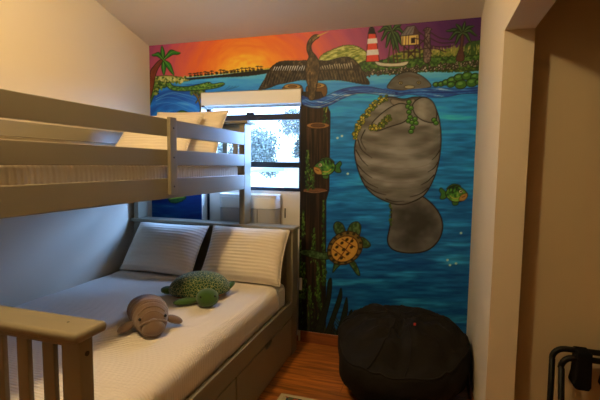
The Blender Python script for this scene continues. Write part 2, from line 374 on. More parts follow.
line([(204, 88), (214, 86.6), (223, 85.2)], (20, 34, 12), .5); ell((208.6, 83.2), (.7, .6), BLK)
poly([(168, 198), (176, 193), (186, 197), (180, 202), (172, 203)], (60, 110, 40), (15, 30, 12), .6, rough=.5); line([(170, 199), (184, 197)], (190, 200, 60), .8)
poly([(176, 113), (182, 110.5), (188, 112.5), (190, 115), (174, 115)], (60, 100, 30), (15, 30, 12), .5)
# right bank: hills, hut, lighthouse, palms, rocks
poly([(318, 62), (322, 55), (334, 49), (345, 45.5), (356, 46), (366, 52), (372, 60), (372, 66), (318, 64)], lambda u, v, s: ramp(fbm(u*.28, v*.8+u*.1, 4), [(.25, (84, 100, 30)), (.5, (150, 150, 58)), (.75, (205, 195, 105))]), (60, 66, 22), .7, rough=.5)
poly([(384, 60), (400, 52), (418, 49), (436, 50), (450, 48.5), (462, 47), (481, 44), (484, 70), (384, 70)], lambda u, v, s: ramp(fbm(u*.35, v*.5, 4)+(v-54)*.015, [(.3, (150, 140, 56)), (.5, (112, 120, 40)), (.62, (60, 84, 26)), (.8, (36, 60, 20))]), None, rough=1.2)
poly([(464, 50), (468, 43), (476, 41), (484, 42), (484, 56), (466, 56)], (50, 78, 28), (20, 32, 14), .5, rough=.8)
poly([(352, 70), (362, 62), (380, 60), (410, 59), (440, 57), (470, 56), (484, 55), (484, 66), (440, 70), (400, 74), (366, 74)], lambda u, v, s: ramp(fbm(u*.5, v*.7, 4), [(.3, (24, 52, 16)), (.5, (50, 90, 26)), (.75, (96, 126, 44))]), (20, 34, 12), .5, rough=.8)
for _ in range(330):
    u = R.uniform(354, 483); v = 73.6-(u-365)*.085+(-.03*(u-440) if u > 440 else 0)+R.gauss(0, 1.5); q_ = R.uniform(.8, 1.5)
    ell((u, v), (q_, q_*.72), R.choice([(150, 132, 100), (112, 96, 72), (182, 164, 128), (72, 60, 46)]), (26, 20, 14), rot=R.uniform(0, 180), ew=.4)
for k in range(70):
    u = R.uniform(420, 482); v = R.uniform(47, 54)-(u-420)*.03; line([(u, v+2), (u+R.uniform(-.8, .8), v-1.6)], R.choice([(190, 175, 80), (150, 140, 60), (120, 125, 45)]), 1.0, .4, sm=False)
poly([(366, 62), (368.4, 33), (375.6, 33), (379.4, 61.5)], (214, 62, 42), (50, 18, 14), .7, sm=False)
for a, b, c in ((38.4, 43.5, 0), (49.5, 55, 0)): poly([(366.6+(62-a)*.06-.3, a+.5), (376.1+(a-33)*.12, a-.3), (376.3+(b-33)*.12, b-.3), (366+(62-b)*.07, b+.5)], (226, 205, 178), None, sm=False)
poly([(368, 34), (369, 28.5), (371.6, 25.5), (374.4, 28.5), (375.6, 34)], (24, 22, 26), None, sm=False)
for x in ((388, 62, 391, 40), (394, 62, 392, 38), (398, 63, 394, 40)): line([(x[0], x[1]), (x[2], x[3])], (70, 46, 24), 1.5, 1.0)
PG = dict(base=(30, 66, 26), hi=(96, 112, 52), edge=(10, 22, 10))
for tip, w, b in (((378, 32), 2, 4), ((381, 41), 2, 5), ((386, 48), 2, 3), ((394, 50), 2, 0), ((402, 46), 2, 4), ((405, 34), 2, 4), ((401, 25), 1.8, 2), ((386, 24), 1.8, 2), ((399, 53), 1.8, 2)): frond((392, 31), tip, w, b, **PG)
for s in ((404, 45, 404, 58), (409, 45, 408, 58), (415, 45, 415, 58), (419, 35, 420, 58), (402, 52, 420, 52), (404, 46, 414, 57), (418, 46, 408, 57)): line([(s[0], s[1]), (s[2], s[3])], (52, 28, 22), 1.3, sm=False)
poly([(401, 36), (418.6, 34), (419, 44.6), (401.5, 45.6)], (226, 186, 92), (50, 26, 20), .7, sm=False); poly([(411, 38), (415, 37.6), (415.2, 43), (411, 43.4)], (40, 22, 24), None, sm=False)
for u in (403, 406, 408.6, 417): line([(u, 36), (u-.3, 45)], (74, 40, 30), .8, sm=False)
poly([(400, 36.2), (407, 26.8), (414.5, 25.6), (420.5, 34.2)], (120, 108, 96), (40, 28, 26), .7, sm=False); poly([(413, 34.6), (414.5, 26.4), (420.5, 34.4)], (76, 48, 44), None, sm=False)
for u in (403, 406, 409): line([(u, 34.5), (u+4.5, 27.5)], (70, 60, 54), .5, sm=False)
poly([(423.4, 60), (425, 33), (423, 31), (427, 27.5), (432, 29.5), (430, 33), (430.6, 60)], lambda u, v, s: ramp(fbm(u*.8, v*.8, 3), [(.3, (62, 46, 40)), (.7, (130, 104, 86))]), (36, 24, 22), .6)
for s in (((430, 32), (440, 38), (452, 39.5)), ((430, 38), (441, 43), (456, 42)), ((431, 46), (442, 47), (452, 46)), ((419, 32), (424, 36), (429, 44)), ((414, 38), (424, 42), (432, 54)), ((420, 44), (428, 36)), ((419, 50), (432, 48), (446, 52))): line(s, (52, 28, 30), 1.0)
poly([(456, 60), (460, 46), (461, 34), (464, 34), (463, 47), (464, 60)], (84, 46, 36), (36, 20, 18), .6)
for tip, w, b in (((446, 31), 1.8, 2), ((449, 40), 1.8, 4), ((456, 24), 1.8, 1), ((465, 21.5), 1.6, 0), ((474, 26), 1.8, 2), ((477, 36), 1.8, 4), ((455, 45), 1.8, 3), ((471, 43), 1.8, 3)): frond((462.5, 33), tip, w, b, **PG)
poly([(375, 61.5), (384, 63), (396, 63.2), (408, 61.5), (405, 65.5), (392, 66.6), (379, 65.6)], (206, 190, 150), (60, 44, 30), .6); line([(400, 63), (401, 58)], (90, 70, 50), .6)
# stump heads behind the bird
for c in ((293, 86.5), (317, 85.5)):
    poly([(c[0]-9, c[1]), (c[0]+8, c[1]-1), (c[0]+8, c[1]+11), (c[0]-9, c[1]+9)], (104, 66, 26), (36, 22, 12), .6); ell((c[0]-.5, c[1]), (8.4, 2.6), (176, 130, 60), (60, 38, 18)); ell((c[0]-.5, c[1]), (4.5, 1.2), (120, 80, 34), (70, 44, 20))
# timber post
poly([(301, 92), (321, 92), (330, 112), (330, 126), (329, 190), (326, 200), (325.5, 350), (297, 350), (299, 200)], lambda u, v, s: ramp(fbm(u*.75, v*.035, 4), [(.25, (14, 9, 7)), (.5, (34, 20, 12)), (.75, (62, 38, 20))])*np.where(u < 306, .6, 1)[:, None], (16, 10, 8), .8, sm=False)
poly([(306, 126), (329.4, 125), (329, 190), (307, 190)], lambda u, v, s: ramp(fbm(u*.8+3, v*.04, 4), [(.25, (22, 13, 8)), (.5, (46, 28, 15)), (.75, (78, 50, 26))]), (20, 12, 8), .8, sm=False)
ell((318, 125.5), (11.5, 3.2), (150, 100, 48), (44, 26, 12), ew=.8); ell((318, 125.5), (7, 1.7), (92, 56, 26), (60, 36, 16)); ell((315, 190), (12, 2.2), (120, 74, 38), (40, 22, 12), ew=.8); line([(304, 191), (315, 192.6), (327, 190.6)], (170, 120, 70), .6)
# moss
for (u0, v0, v1, w) in ((307.5, 150, 189, 3.4), (312, 168, 189, 3.4), (325, 106, 122, 2.6), (303.5, 210, 236, 2.2), (314, 228, 262, 2.6), (323.6, 200, 285, 2.6), (304, 262, 300, 3.4), (318, 262, 300, 3.0), (300.5, 240, 330, 3.0), (310, 285, 330, 4.5), (320, 290, 335, 4.0)):
    n = int((v1-v0)*2.4)
    for _ in range(n):
        v = R.uniform(v0, v1); u = u0+R.gauss(0, w*.5)*(.3+.7*(v-v0)/(v1-v0)); line([(u, v), (u+R.uniform(-.8, .8), v+R.uniform(1, 2.6))], R.choice([(36, 66, 18), (64, 98, 26), (96, 124, 38), (24, 44, 14)]), 1.2, .5, sm=False)
line([(308, 158), (308.6, 150)], (120, 140, 50), 1.2, .3); line([(326, 112), (328, 104)], (150, 160, 60), 1.2, .4)
# wave
poly([(302, 96), (306, 97), (314, 100), (324, 97), (338, 90.5), (352, 87), (368, 86.5), (388, 90), (404, 89), (420, 88), (440, 88), (460, 89), (484, 87), (484, 93), (462, 94), (446, 97), (426, 97), (410, 94.5), (392, 97), (372, 94), (356, 94), (342, 99), (328, 106), (316, 108), (306, 106), (302, 103)],
     lambda u, v, s: ramp(fbm(u*.05, v*.55-u*.05, 4), [(.25, (10, 40, 105)), (.48, (20, 74, 150)), (.62, (58, 124, 180)), (.75, (160, 190, 190))]), (14, 44, 92), .5)
for k in range(5): line([(305, 99+k*1.5), (316, 103+k), (330, 99+k), (346, 91.5+k), (370, 89+k), (395, 92.5+k*.5)], [(120, 170, 195), (20, 60, 120), (90, 150, 190), (16, 50, 110), (180, 170, 120)][k], .5, .3, alpha=.8)
for k in range(3): line([(398, 93+k), (420, 90.5+k*1.4), (450, 91+k*1.5), (480, 89+k*1.2)], [(110, 165, 195), (18, 56, 120), (80, 140, 185)][k], .5, .3, alpha=.8)
# manatee
def hide(u, v, s):
    b = ramp(fbm(u*.04+4, v*.13, 3)+.12*np.sin((v+((u-398)/9)**2*.6)*.42), [(.2, (92, 84, 68)), (.5, (120, 111, 92)), (.8, (150, 141, 120))])
    sh = np.clip(-s/9, 0, 1)[:, None]; return b*(.84+.16*sh)
poly([(387.5, 88), (390, 82), (396, 76), (404, 72.4), (412, 72), (420, 75), (427, 80), (431, 86.5), (420, 89), (410, 90.5), (398, 90)], hide, BLK, .7)
for k in range(3): line([(398, 79-k*1.4+1), (408, 75.5-k+1), (419, 78-k+1)], (86, 70, 48), .5)
for c in ((400.8, 83), (418.8, 82.6)): ell(c, (1.8, 1.5), (190, 166, 96), (30, 22, 12)); ell(c, (.8, .8), BLK)
ell((409.5, 87), (5.2, 1.8), (168, 150, 104), (60, 46, 26)); line([(385, 89), (400, 91.5), (412, 90), (430, 88.5)], (30, 90, 160), 1.6)
poly([(390, 204), (391.5, 212), (390, 226), (387.5, 240), (391, 248), (400, 252), (414, 253), (428, 250), (438, 241), (442.5, 229), (440.5, 216), (432, 204), (420, 196), (404, 200)], lambda u, v, s: ramp(fbm(u*.07, v*.09, 3)+np.clip((s+12)/40, -.3, .3), [(.2, (58, 54, 45)), (.5, (80, 74, 61)), (.8, (104, 96, 80))]), BLK, 1.2)
poly([(371, 106), (380, 100), (390, 97), (404, 99), (416, 97), (430, 100), (437.5, 113), (440.5, 128), (441, 142), (439, 160), (434, 178), (425, 194), (412, 202), (400, 204.6), (388, 202), (374, 195), (364, 184), (357, 166), (354.6, 150), (357, 136), (362, 120)], hide, BLK, 1.1)
for k in range(9):
    v = 140+k*7; hw = 42*math.sqrt(max(.05, 1-((v-150)/58)**2)) if v > 150 else 42
    line([(398-hw, v-4), (392-hw*.4, v+5), (402, v+8), (410+hw*.4, v+4), (398+hw*1.0, v-6)], (92, 78, 60) if k % 2 else (150, 134, 108), .7, .4, alpha=.28)
for s in (((356, 150), (362, 160), (368, 166)), ((357, 164), (364, 172), (372, 178)), ((361, 176), (368, 183), (378, 188)), ((366, 186), (376, 192), (386, 195)), ((440, 150), (436, 156), (432, 160)), ((438, 162), (434, 168), (428, 172)), ((434, 175), (428, 181), (421, 185)), ((365, 130), (361, 140), (366, 150)), ((358, 140), (362, 150), (372, 158)), ((386, 199), (394, 201.5), (404, 201)), ((428, 188), (420, 194), (410, 197))): line(s, (30, 24, 18), 1.1, .4)
poly([(392, 99), (404, 101), (414, 99), (413, 104), (400, 106), (392, 104)], (128, 112, 88), (50, 40, 30), .5)
for P in ([(372, 124), (380, 115), (390, 107.5), (400.5, 103.4), (408, 106), (410, 115), (404, 122), (389, 127), (376, 131)], [(413, 104), (422, 97.5), (431.5, 100.5), (436.5, 111), (435, 122), (424, 121), (415, 114)]): poly(P, lambda u, v, s: ramp(fbm(u*.09, v*.12+7, 3), [(.2, (108, 98, 78)), (.5, (134, 123, 100)), (.8, (158, 147, 122))])*(.86+.14*np.clip(-s/4, 0, 1)[:, None]), BLK, .9)
for P in (((386, 97), (374, 105), (364, 117), (358, 127), (355, 137)), ((371, 128), (378, 127), (386, 121), (389, 117))):
    q = smooth_pts(P, False, 9)
    for a in q:
        for _ in range(3): ell((a[0]+R.uniform(-2.2, 2.2), a[1]+R.uniform(-2.2, 2.2)), (R.uniform(1.1, 1.9), R.uniform(.9, 1.5)), R.choice([(176, 160, 40), (112, 128, 30), (72, 96, 24), (206, 178, 60)]), (40, 46, 14), rot=R.uniform(0, 180), ew=.4)
for c in ((409, 102), (408, 106.5), (411, 108), (409, 112), (410, 117), (415, 119), (408.5, 121), (412, 122.5), (416, 123), (412.5, 127.5), (411, 131.5), (434, 120), (436, 123)): ell(c, (2.5, 2.2), (62, 116, 28), (16, 36, 12)); line([(c[0]-1, c[1]-.7), (c[0]+.6, c[1]-.9)], (140, 180, 80), .6)
for _ in range(20): u = R.uniform(389, 392); v = R.uniform(203, 224); line([(u, v), (u+R.uniform(-1.4, .6), v+2)], R.choice([(50, 80, 24), (80, 100, 30)]), 1, .5, sm=False)
# leafy bundle
for c, r in (((436, 84.5), 3.2), ((441, 84), 3.4), ((446, 82.5), 4), ((452, 80.5), 5), ((459, 77.5), 5.2), ((467, 76), 5.4), ((475, 76.5), 4.6), ((451, 84.5), 4), ((461, 84.5), 6), ((472, 82.5), 6), ((479, 82), 4)): ell(c, (r, r*.72), (58, 104, 32), (16, 34, 14), rot=-12, ew=.8); ell((c[0]-r*.15, c[1]-r*.15), (r*.45, r*.25), (104, 146, 56), rot=-12)
# anhinga
FE = lambda u, v, s: ramp(fbm(u*.5, v*.28, 4), [(.3, (22, 16, 12)), (.55, (46, 34, 22)), (.8, (100, 80, 50))])
poly([(308, 62), (300, 61), (286, 61), (277, 63), (270, 69), (266, 77), (259, 89.5), (264, 89), (270, 87.5), (278, 84.5), (288, 82.5), (300, 80), (308, 78)], FE, BLK, .8, rough=.4)
poly([(317, 62), (328, 61), (343, 57), (352, 58.5), (359, 65), (364, 74), (369.5, 83.5), (362, 84), (352, 82), (338, 80), (326, 80), (317, 79)], FE, BLK, .8, rough=.4)
for k in range(14):
    u = 275+k*2.3; line([(u, 66.5+R.uniform(-.6, .6)), (u-1.6, 70.5)], (214, 206, 186), .9, .4, sm=False); u = 320+k*2.4; line([(u, 66-k*.2+R.uniform(-.6, .6)), (u+1.2, 69.4-k*.1)], (190, 170, 130), .9, .4, sm=False)
for k in range(16):
    u = 264+k*2.8; line([(u+3, 71+abs(k-4)*.3), (u-1, 85-k*.3)], (118, 98, 70), .45, sm=False, alpha=.7); u = 320+k*2.9; line([(u-1, 71), (u+2, 80+k*.15)], (134, 106, 66), .5, sm=False, alpha=.7)
poly([(306.5, 62), (309, 57), (307, 50), (307.6, 43), (311, 37.5), (315, 34.8), (318.5, 35.2), (318.8, 37.4), (314.5, 40.5), (311.4, 45), (312, 51), (316, 56), (319, 62), (320, 70), (318, 80), (316, 90), (314.5, 99), (309, 99), (308.6, 88), (305.8, 78), (305, 69)], lambda u, v, s: ramp(fbm(u*.6, v*.3+4, 4), [(.3, (52, 36, 20)), (.6, (92, 68, 38)), (.8, (140, 106, 60))]), BLK, .8)
line([(318, 36), (328.4, 31.6)], (206, 160, 60), 1.5, .4, sm=False); ell((315.6, 36.4), (.7, .6), (220, 180, 80), BLK)
# sunfish
def fish(c, s, face):
    X = lambda *p: [(c[0]+a*face*s, c[1]+b*s) for a, b in p]
    poly(X((-7, -1), (-12, -5.5), (-13.5, -3), (-12, 0), (-13, 4), (-9.5, 4.6), (-6.5, 2)), (52, 100, 34), BLK, .7)
    poly(X((-6, -6), (-1, -9), (5, -7.6), (4, -5), (-6, -4)), (56, 92, 34), BLK, .6); poly(X((-2, 6), (-1, 10), (3, 9.4), (3, 6)), (60, 104, 36), BLK, .6)
    poly(X((-8, 0), (-5, -5.5), (1, -7.6), (7, -5), (11.4, -.5), (11.2, 2.6), (7, 6.2), (0, 7), (-5, 4.6)), lambda u, v, q: ramp(fbm(u*.4, v*.4, 3)+(v-c[1])*.02, [(.2, (20, 54, 24)), (.5, (66, 124, 36)), (.75, (122, 160, 54))]), BLK, .8)
    poly(X((4, 5.6), (6, 1), (11, -.5), (11, 3), (8, 6)), (176, 122, 52), (70, 44, 18), .5)
    for a in (-4, -1, 2): line(X((a, -6), (a-1, -2)), (14, 30, 16), 1.5, .5, sm=False)
    line(X((-4, 1.5), (-1, 3.8), (3, 3.6)), (200, 150, 60), .7); line(X((7, 3), (9.6, 1.8)), (90, 30, 16), .7)
    ell(X((5.6, -2.2))[0], (1.7*s, 1.7*s), (226, 206, 140), BLK, ew=.5); ell(X((5.8, -2.2))[0], (.8*s, .8*s), BLK)
fish((326.5, 167.5), 1.12, -1); fish((454.5, 194), 1.12, 1)
# painted sea turtle
GR = (62, 88, 38)
for P in ([(341, 240), (336, 234), (333.5, 227), (336, 222), (341.5, 223), (345, 229), (345, 236)], [(347, 238), (348, 229), (352, 223), (358, 222), (361, 227), (359, 236), (354, 240)], [(356, 239), (362, 237), (368, 241), (370.5, 245.5), (366, 248), (358, 245)], [(331, 252), (322, 252.5), (312, 250), (302, 250), (299, 253), (310, 257), (322, 259.5), (332, 258)], [(335, 262), (333, 270), (333, 272.5), (336, 269), (341, 263)], [(349, 262), (353, 269), (357, 274.5), (360, 275), (358, 268), (354, 261)]): poly(P, lambda u, v, s: ramp(fbm(u*.5, v*.5, 3), [(.3, (40, 62, 24)), (.7, (92, 112, 56))]), (22, 26, 12), .8)
ell((345, 248), (19, 15.5), (122, 88, 30), (40, 26, 12), rot=-38, ew=1.0); ell((344.6, 249), (14.6, 12.2), (206, 146, 52), (72, 34, 12), rot=-38, ew=.9)
for a in range(0, 360, 24):
    t = math.radians(a); u = 345+17*math.cos(t)*math.cos(math.radians(-38))-13.6*math.sin(t)*math.sin(math.radians(-38)); v = 248+17*math.cos(t)*math.sin(math.radians(-38))+13.6*math.sin(t)*math.cos(math.radians(-38)); ell((u, v), (1.6, 1.3), (44, 34, 14))
for s in (((338, 260), (346, 249), (353, 238)), ((333, 249), (345, 258)), ((336, 243), (350, 253)), ((342, 239), (355, 247))): line(s, (92, 40, 14), .9, sm=False)
for c in ((337, 247), (342, 243), (347, 239.6), (352, 241), (351.6, 247), (347.6, 254), (341.5, 258), (336, 254.6), (343.6, 249.5)): ell(c, (1.9, 1.4), (50, 34, 12), rot=-38)
# bubbles, seaweed
for c in ((337.5, 138), (342, 136), (347.8, 173.7), (461, 233), (447.5, 260), (450, 265), (456, 263.4), (474, 243)): ell(c, (1.25, 1.15), (206, 214, 176))
for k in range(46):
    u = 298+R.uniform(0, 46); h = R.uniform(18, 44) if u < 330 else R.uniform(10, 26); c = R.choice([(16, 22, 12), (30, 42, 18), (46, 58, 26), (12, 14, 10), (60, 48, 24)]); b = R.uniform(-4, 4)
    line([(u, 345), (u+b, 345-h*.4), (u-b*.8, 345-h*.75), (u+b, 340-h)], c, 2.4, .6)
for P in ([(312, 340), (319, 318), (326, 300), (328, 282), (331.5, 279), (331, 296), (326, 318), (320, 342)], [(322, 342), (330, 320), (337, 300), (341, 288), (341.5, 300), (334, 322), (328, 344)], [(334, 344), (340, 322), (345, 302), (347, 298), (347.5, 312), (343, 330), (340, 346)], [(340, 346), (349, 330), (354, 318), (361, 308), (360, 318), (352, 334), (348, 348)], [(338, 344), (343, 330), (351, 310), (352, 320), (346, 340)]): poly(P, (26, 32, 16), (8, 10, 8), .8)
PAINT_GAIN = np.array([.95, 1.15, 1.75])
rgb = np.clip(lin(np.clip(COL, 0, 255))*PAINT_GAIN, 0, .92)

nx, nzv = len(xs), len(zs)
I = np.arange(nx*nzv).reshape(nzv, nx)
q = np.stack([I[:-1, :-1], I[:-1, 1:], I[1:, 1:], I[1:, :-1]], -1)
cx_ = (GX[:-1, :-1]+GX[1:, 1:])/2; cz_ = (GZ[:-1, :-1]+GZ[1:, 1:])/2
q = q[~((cx_ > WX0) & (cx_ < WX1) & (cz_ < WZ))]
me = bpy.data.meshes.new('wall_mural')
me.vertices.add(nx*nzv); me.vertices.foreach_set('co', np.stack([GX.ravel(), np.full(GX.size, -.0015), GZ.ravel()], -1).ravel())
me.loops.add(q.size); me.loops.foreach_set('vertex_index', q.ravel().astype(np.int32))
me.polygons.add(len(q)); me.polygons.foreach_set('loop_start', np.arange(0, q.size, 4, dtype=np.int32)); me.polygons.foreach_set('loop_total', np.full(len(q), 4, np.int32))
me.update(); me.validate()
at = me.color_attributes.new('paint', 'FLOAT_COLOR', 'POINT'); at.data.foreach_set('color', np.concatenate([rgb, np.ones((len(rgb), 1))], 1).ravel())
bm = bmesh.new(); bm.from_mesh(me); bmesh.ops.delete(bm, geom=[v for v in bm.verts if not v.link_faces], context='VERTS'); bm.to_mesh(me); bm.free()
mm = material('mural_paint', (.5, .5, .5), .5, spec=.3, bump=(40, .1, .002)); at_n = mm.node_tree.nodes.new('ShaderNodeAttribute'); at_n.attribute_name = 'paint'
mm.node_tree.links.new(at_n.outputs['Color'], mm.node_tree.nodes['Principled BSDF'].inputs['Base Color'])
tag(link('wall_mural', me, mm), 'painted mural of manatee, sea turtle, lighthouse and sunset covering the back wall', 'mural')

# ------------------------------------------------------------------ roller blind
bl = thing('roller_blind', 'white roller blind cassette at the top of the window', 'blind', (.946, .04, 1.91))
mkbox('cassette', (-.438, .438, -.045, .05, 0, .108), M_white, bl, bevel=.006)
bm = bmesh.new(); tube(bm, [(-.42, .03, -.008), (.42, .03, -.008)], .008, 10); obj('bottom_bar', bm, M_white, bl, smooth=True)
mkbox('end_bracket', (-.432, -.412, -.047, -.03, -.006, .004), M_dark, bl)

# ------------------------------------------------------------------ bunk bed
X2, YH0, YH1, YF0, YF1, XU = 1.4236, -.155, -.275, -2.165, -2.215, 1.034
bed = thing('bunk_bed', 'greige painted wooden bunk bed, narrow top bunk over wide lower bed with drawers', 'bed', (0, 0, 0))
def bp(name, *d, bevel=.004, label=None, parent=None):
    o = mkbox(name, d, M_bed, parent or bed, bevel=bevel)
    if label: o['label'] = label
    return o
bp('leg', X2-.055, X2, YH1, YH0, 0, .945); bp('leg', .02, .075, YH1, YH0, 0, .945)
bp('leg', 1.345, 1.416, YF1, YF0, 0, .925); bp('leg', .02, .10, YF1, YF0, 0, .925)
bp('headboard_cap', .005, 1.436, YH1-.02, YH0+.012, .945, .972, bevel=.008)
bp('headboard_panel', .075, X2-.055, -.235, -.205, .18, .945)
bp('footboard_cap',   .003, 1.458, -2.266, -2.148, .925, .957, bevel=.012)
bp('footboard_rail', .10, 1.345, YF1+.012, YF0-.012, .882, .925)
bp('footboard_rail', .10, 1.345, YF1+.012, YF0-.012, .30, .40)
x = 1.252
while x > .12: bp('footboard_slat', x, x+.046, YF1+.016, YF0-.016, .40, .882, bevel=.003); x -= .104
bp('side_rail', X2-.03, X2, YF0, YH1, .305, .418); bp('side_rail', .025, .05, YF0, YH1, .305, .418)
bp('mattress_base', .05, X2-.03, YF0, YH1, .33, .35)
for y0, y1 in ((-1.2, -.28), (-2.14, -1.215)):
    yc = (y0+y1)/2; zt = .297; pts = [(y0, .018), (y1, .018), (y1, zt)]
    n = 10; hw = .055
    pts += [(yc+hw+.02, zt)]+[(yc+hw*math.cos(PI*k/n), zt-.004-.03*math.sin(PI*k/n)**.6) for k in range(n+1)]+[(yc-hw-.02, zt), (y0, zt)]
    bm = bmesh.new(); prism(bm, pts, 'x', X2-.022, X2-.001); dr = obj('drawer', bm, M_bed, bed, bevel=.003)
    mkbox('drawer_body', (X2-.55, X2-.023, y0+.03, y1-.03, .03, .22), M_bed, dr)
# upper bunk
bp('upper_post', XU-.045, XU, YH1, YH0, .972, 1.732); bp('upper_post', .03, .075, YH1, YH0, .972, 1.732)
bp('upper_post', XU-.045, XU, YF1, YF0, .957, 1.66); bp('upper_post', .03, .075, YF1, YF0, .957, 1.66)
bp('upper_headboard_cap', .01, XU+.03, YH1-.018, YH0+.012, 1.732, 1.752, bevel=.006); bp('upper_footboard_cap', .01, XU, YF1-.012, YF0+.01, 1.66, 1.68, bevel=.006)
bp('upper_headboard_rail', .075, XU-.045, -.235, -.205, 1.65, 1.732); bp('upper_headboard_rail', .075, XU-.045, -.235, -.205, 1.25, 1.42)
x = .915
while x > .1: bp('upper_headboard_slat', x, x+.04, -.23, -.21, 1.42, 1.64, bevel=.003); x -= .09
for z0, z1 in ((1.571, 1.663), (1.4165, 1.501)): bp('guard_rail', XU-.022, XU, YF0, YH1, z0, z1); bp('guard_rail', .032, .054, YF0, YH1, z0, z1)
bp('bunk_side_rail', XU-.026, XU, YF0, YH1, 1.241, 1.349); bp('bunk_side_rail', .03, .056, YF0, YH1, 1.241, 1.349)
bp('upper_footboard_rail', .075, XU-.045, -2.2, -2.17, 1.25, 1.42)
bp('bunk_base', .056, XU-.026, YF0, YH1, 1.262, 1.282)
gp = bp('guard_post', XU, XU+.022, -1.238, -1.178, 1.262, 1.672)
for z in (1.615, 1.46, 1.305):
    bm = bmesh.new(); tube(bm, [(XU+.021, -1.208, z), (XU+.024, -1.208, z)], .005, 10); obj('bolt', bm, M_dark, gp)
for (x, y, z) in ((1.415, -2.19, .865),):
    bm = bmesh.new(); tube(bm, [(x, y, z), (x+.003, y, z)], .008, 12); obj('bolt', bm, M_dark, bed)
bm = bmesh.new(); tube(bm, [(1.36, -2.20, .956), (1.36, -2.20, .958)], .004, 10); obj('screw_hole', bm, M_dark, bed)

def rounded_slab(bm, x0, x1, y0, y1, z0, z1, r, wob=.004, seed=0, nx=24, ny=40, nzr=6):
    """mattress-like block with rounded edges, built as a dense box pushed to a rounded form"""
    res = bmesh.ops.create_grid(bm, x_segments=1, y_segments=1, size=1); bmesh.ops.delete(bm, geom=res['verts'], context='VERTS')
    def ticks(a, b, n): return [a+(b-a)*i/n for i in range(n+1)]
    X, Y, Z = ticks(x0, x1, nx), ticks(y0, y1, ny), ticks(z0, z1, nzr); vs = {}
    def P(i, j, k):
        if (i, j, k) not in vs:
            p = Vector((X[i], Y[j], Z[k])); c = Vector((min(max(p.x, x0+r), x1-r), min(max(p.y, y0+r), y1-r), min(max(p.z, z0+r), z1-r)))
            d = p-c
            if d.length > 1e-6:
                m = max(abs(d.x), abs(d.y), abs(d.z)); p = c+d.normalized()*r*(m/r)
            p += Vector((0, 0, 1))*nz(p, 4, seed)*wob*(1 if k == nzr else 0)
            vs[(i, j, k)] = bm.verts.new(p)
        return vs[(i, j, k)]
    for i in range(nx):
        for j in range(ny):
            for k in (0, nzr): bm.faces.new((P(i, j, k), P(i+1, j, k), P(i+1, j+1, k), P(i, j+1, k)))
    for i in range(nx):
        for k in range(nzr):
            for j in (0, ny): bm.faces.new((P(i, j, k), P(i+1, j, k), P(i+1, j, k+1), P(i, j, k+1)))
    for j in range(ny):
        for k in range(nzr):
            for i in (0, nx): bm.faces.new((P(i, j, k), P(i, j+1, k), P(i, j+1, k+1), P(i, j, k+1)))
bm = bmesh.new(); rounded_slab(bm, .052, 1.385, -2.10, -.285, .352, .572, .055, seed=1)
tag(obj('mattress', bm, M_cotton, smooth=True), 'white mattress of the wide lower bunk, beneath the coverlet', 'mattress')
bm = bmesh.new(); rounded_slab(bm, .06, 1.0, -2.13, -.285, 1.284, 1.43, .04, seed=2)
tag(obj('mattress', bm, ribbed('quilted_ticking', (.74, .68, .58), 'Y', 12, .8, .006), smooth=True), 'white quilted mattress on the upper bunk behind the guard rails', 'mattress')

# coverlet draped over the lower mattress
bm = bmesh.new(); prof = []
xa, xb, zt, r = .045, 1.393, .582, .06
prof += [(xa, .45), (xa, .50)]+[(xa+r-r*math.cos(a), zt-r+r*math.sin(a)) for a in np.linspace(0, PI/2, 6)]
prof += [(x, zt) for x in np.linspace(xa+r, xb-r, 44)[1:-1]]
prof += [(xb-r+r*math.sin(a), zt-r+r*math.cos(a)) for a in np.linspace(0, PI/2, 6)]+[(xb, .50), (xb+.001, .46), (xb, .425)]
ys = np.linspace(-2.112, -.50, 70); grid = []
for j, y in enumerate(ys):
    row = []
    for i, (x, z) in enumerate(prof):
        top = z > zt-.03
        dz = (nz((x, y, 0), 3.5, 5)*.006+nz((x, y, 0), 11, 6)*.0025) if top else 0
        dy = .012*math.sin(x*7)*(1 if j > 62 else 0)*((j-62)/8)
        if j >= 66 and top: dz += .006
        dx = (nz((y*3, z, 0), 4, 8)*.004+.002) if x > 1.38 else 0
        row.append(bm.verts.new((x+dx, y+dy, z+max(dz, -.002)+.002)))
    grid.append(row)
for a, b in zip(grid, grid[1:]):
    for k in range(len(prof)-1): bm.faces.new((a[k], a[k+1], b[k+1], b[k]))
cv = obj('coverlet', bm, M_cover, smooth=True); sd = cv.modifiers.new('solid', 'SOLIDIFY'); sd.thickness = .005; sd.offset = 1
tag(cv, 'cream ribbed coverlet spread over the lower bunk beneath the two plush toys', 'bedspread')

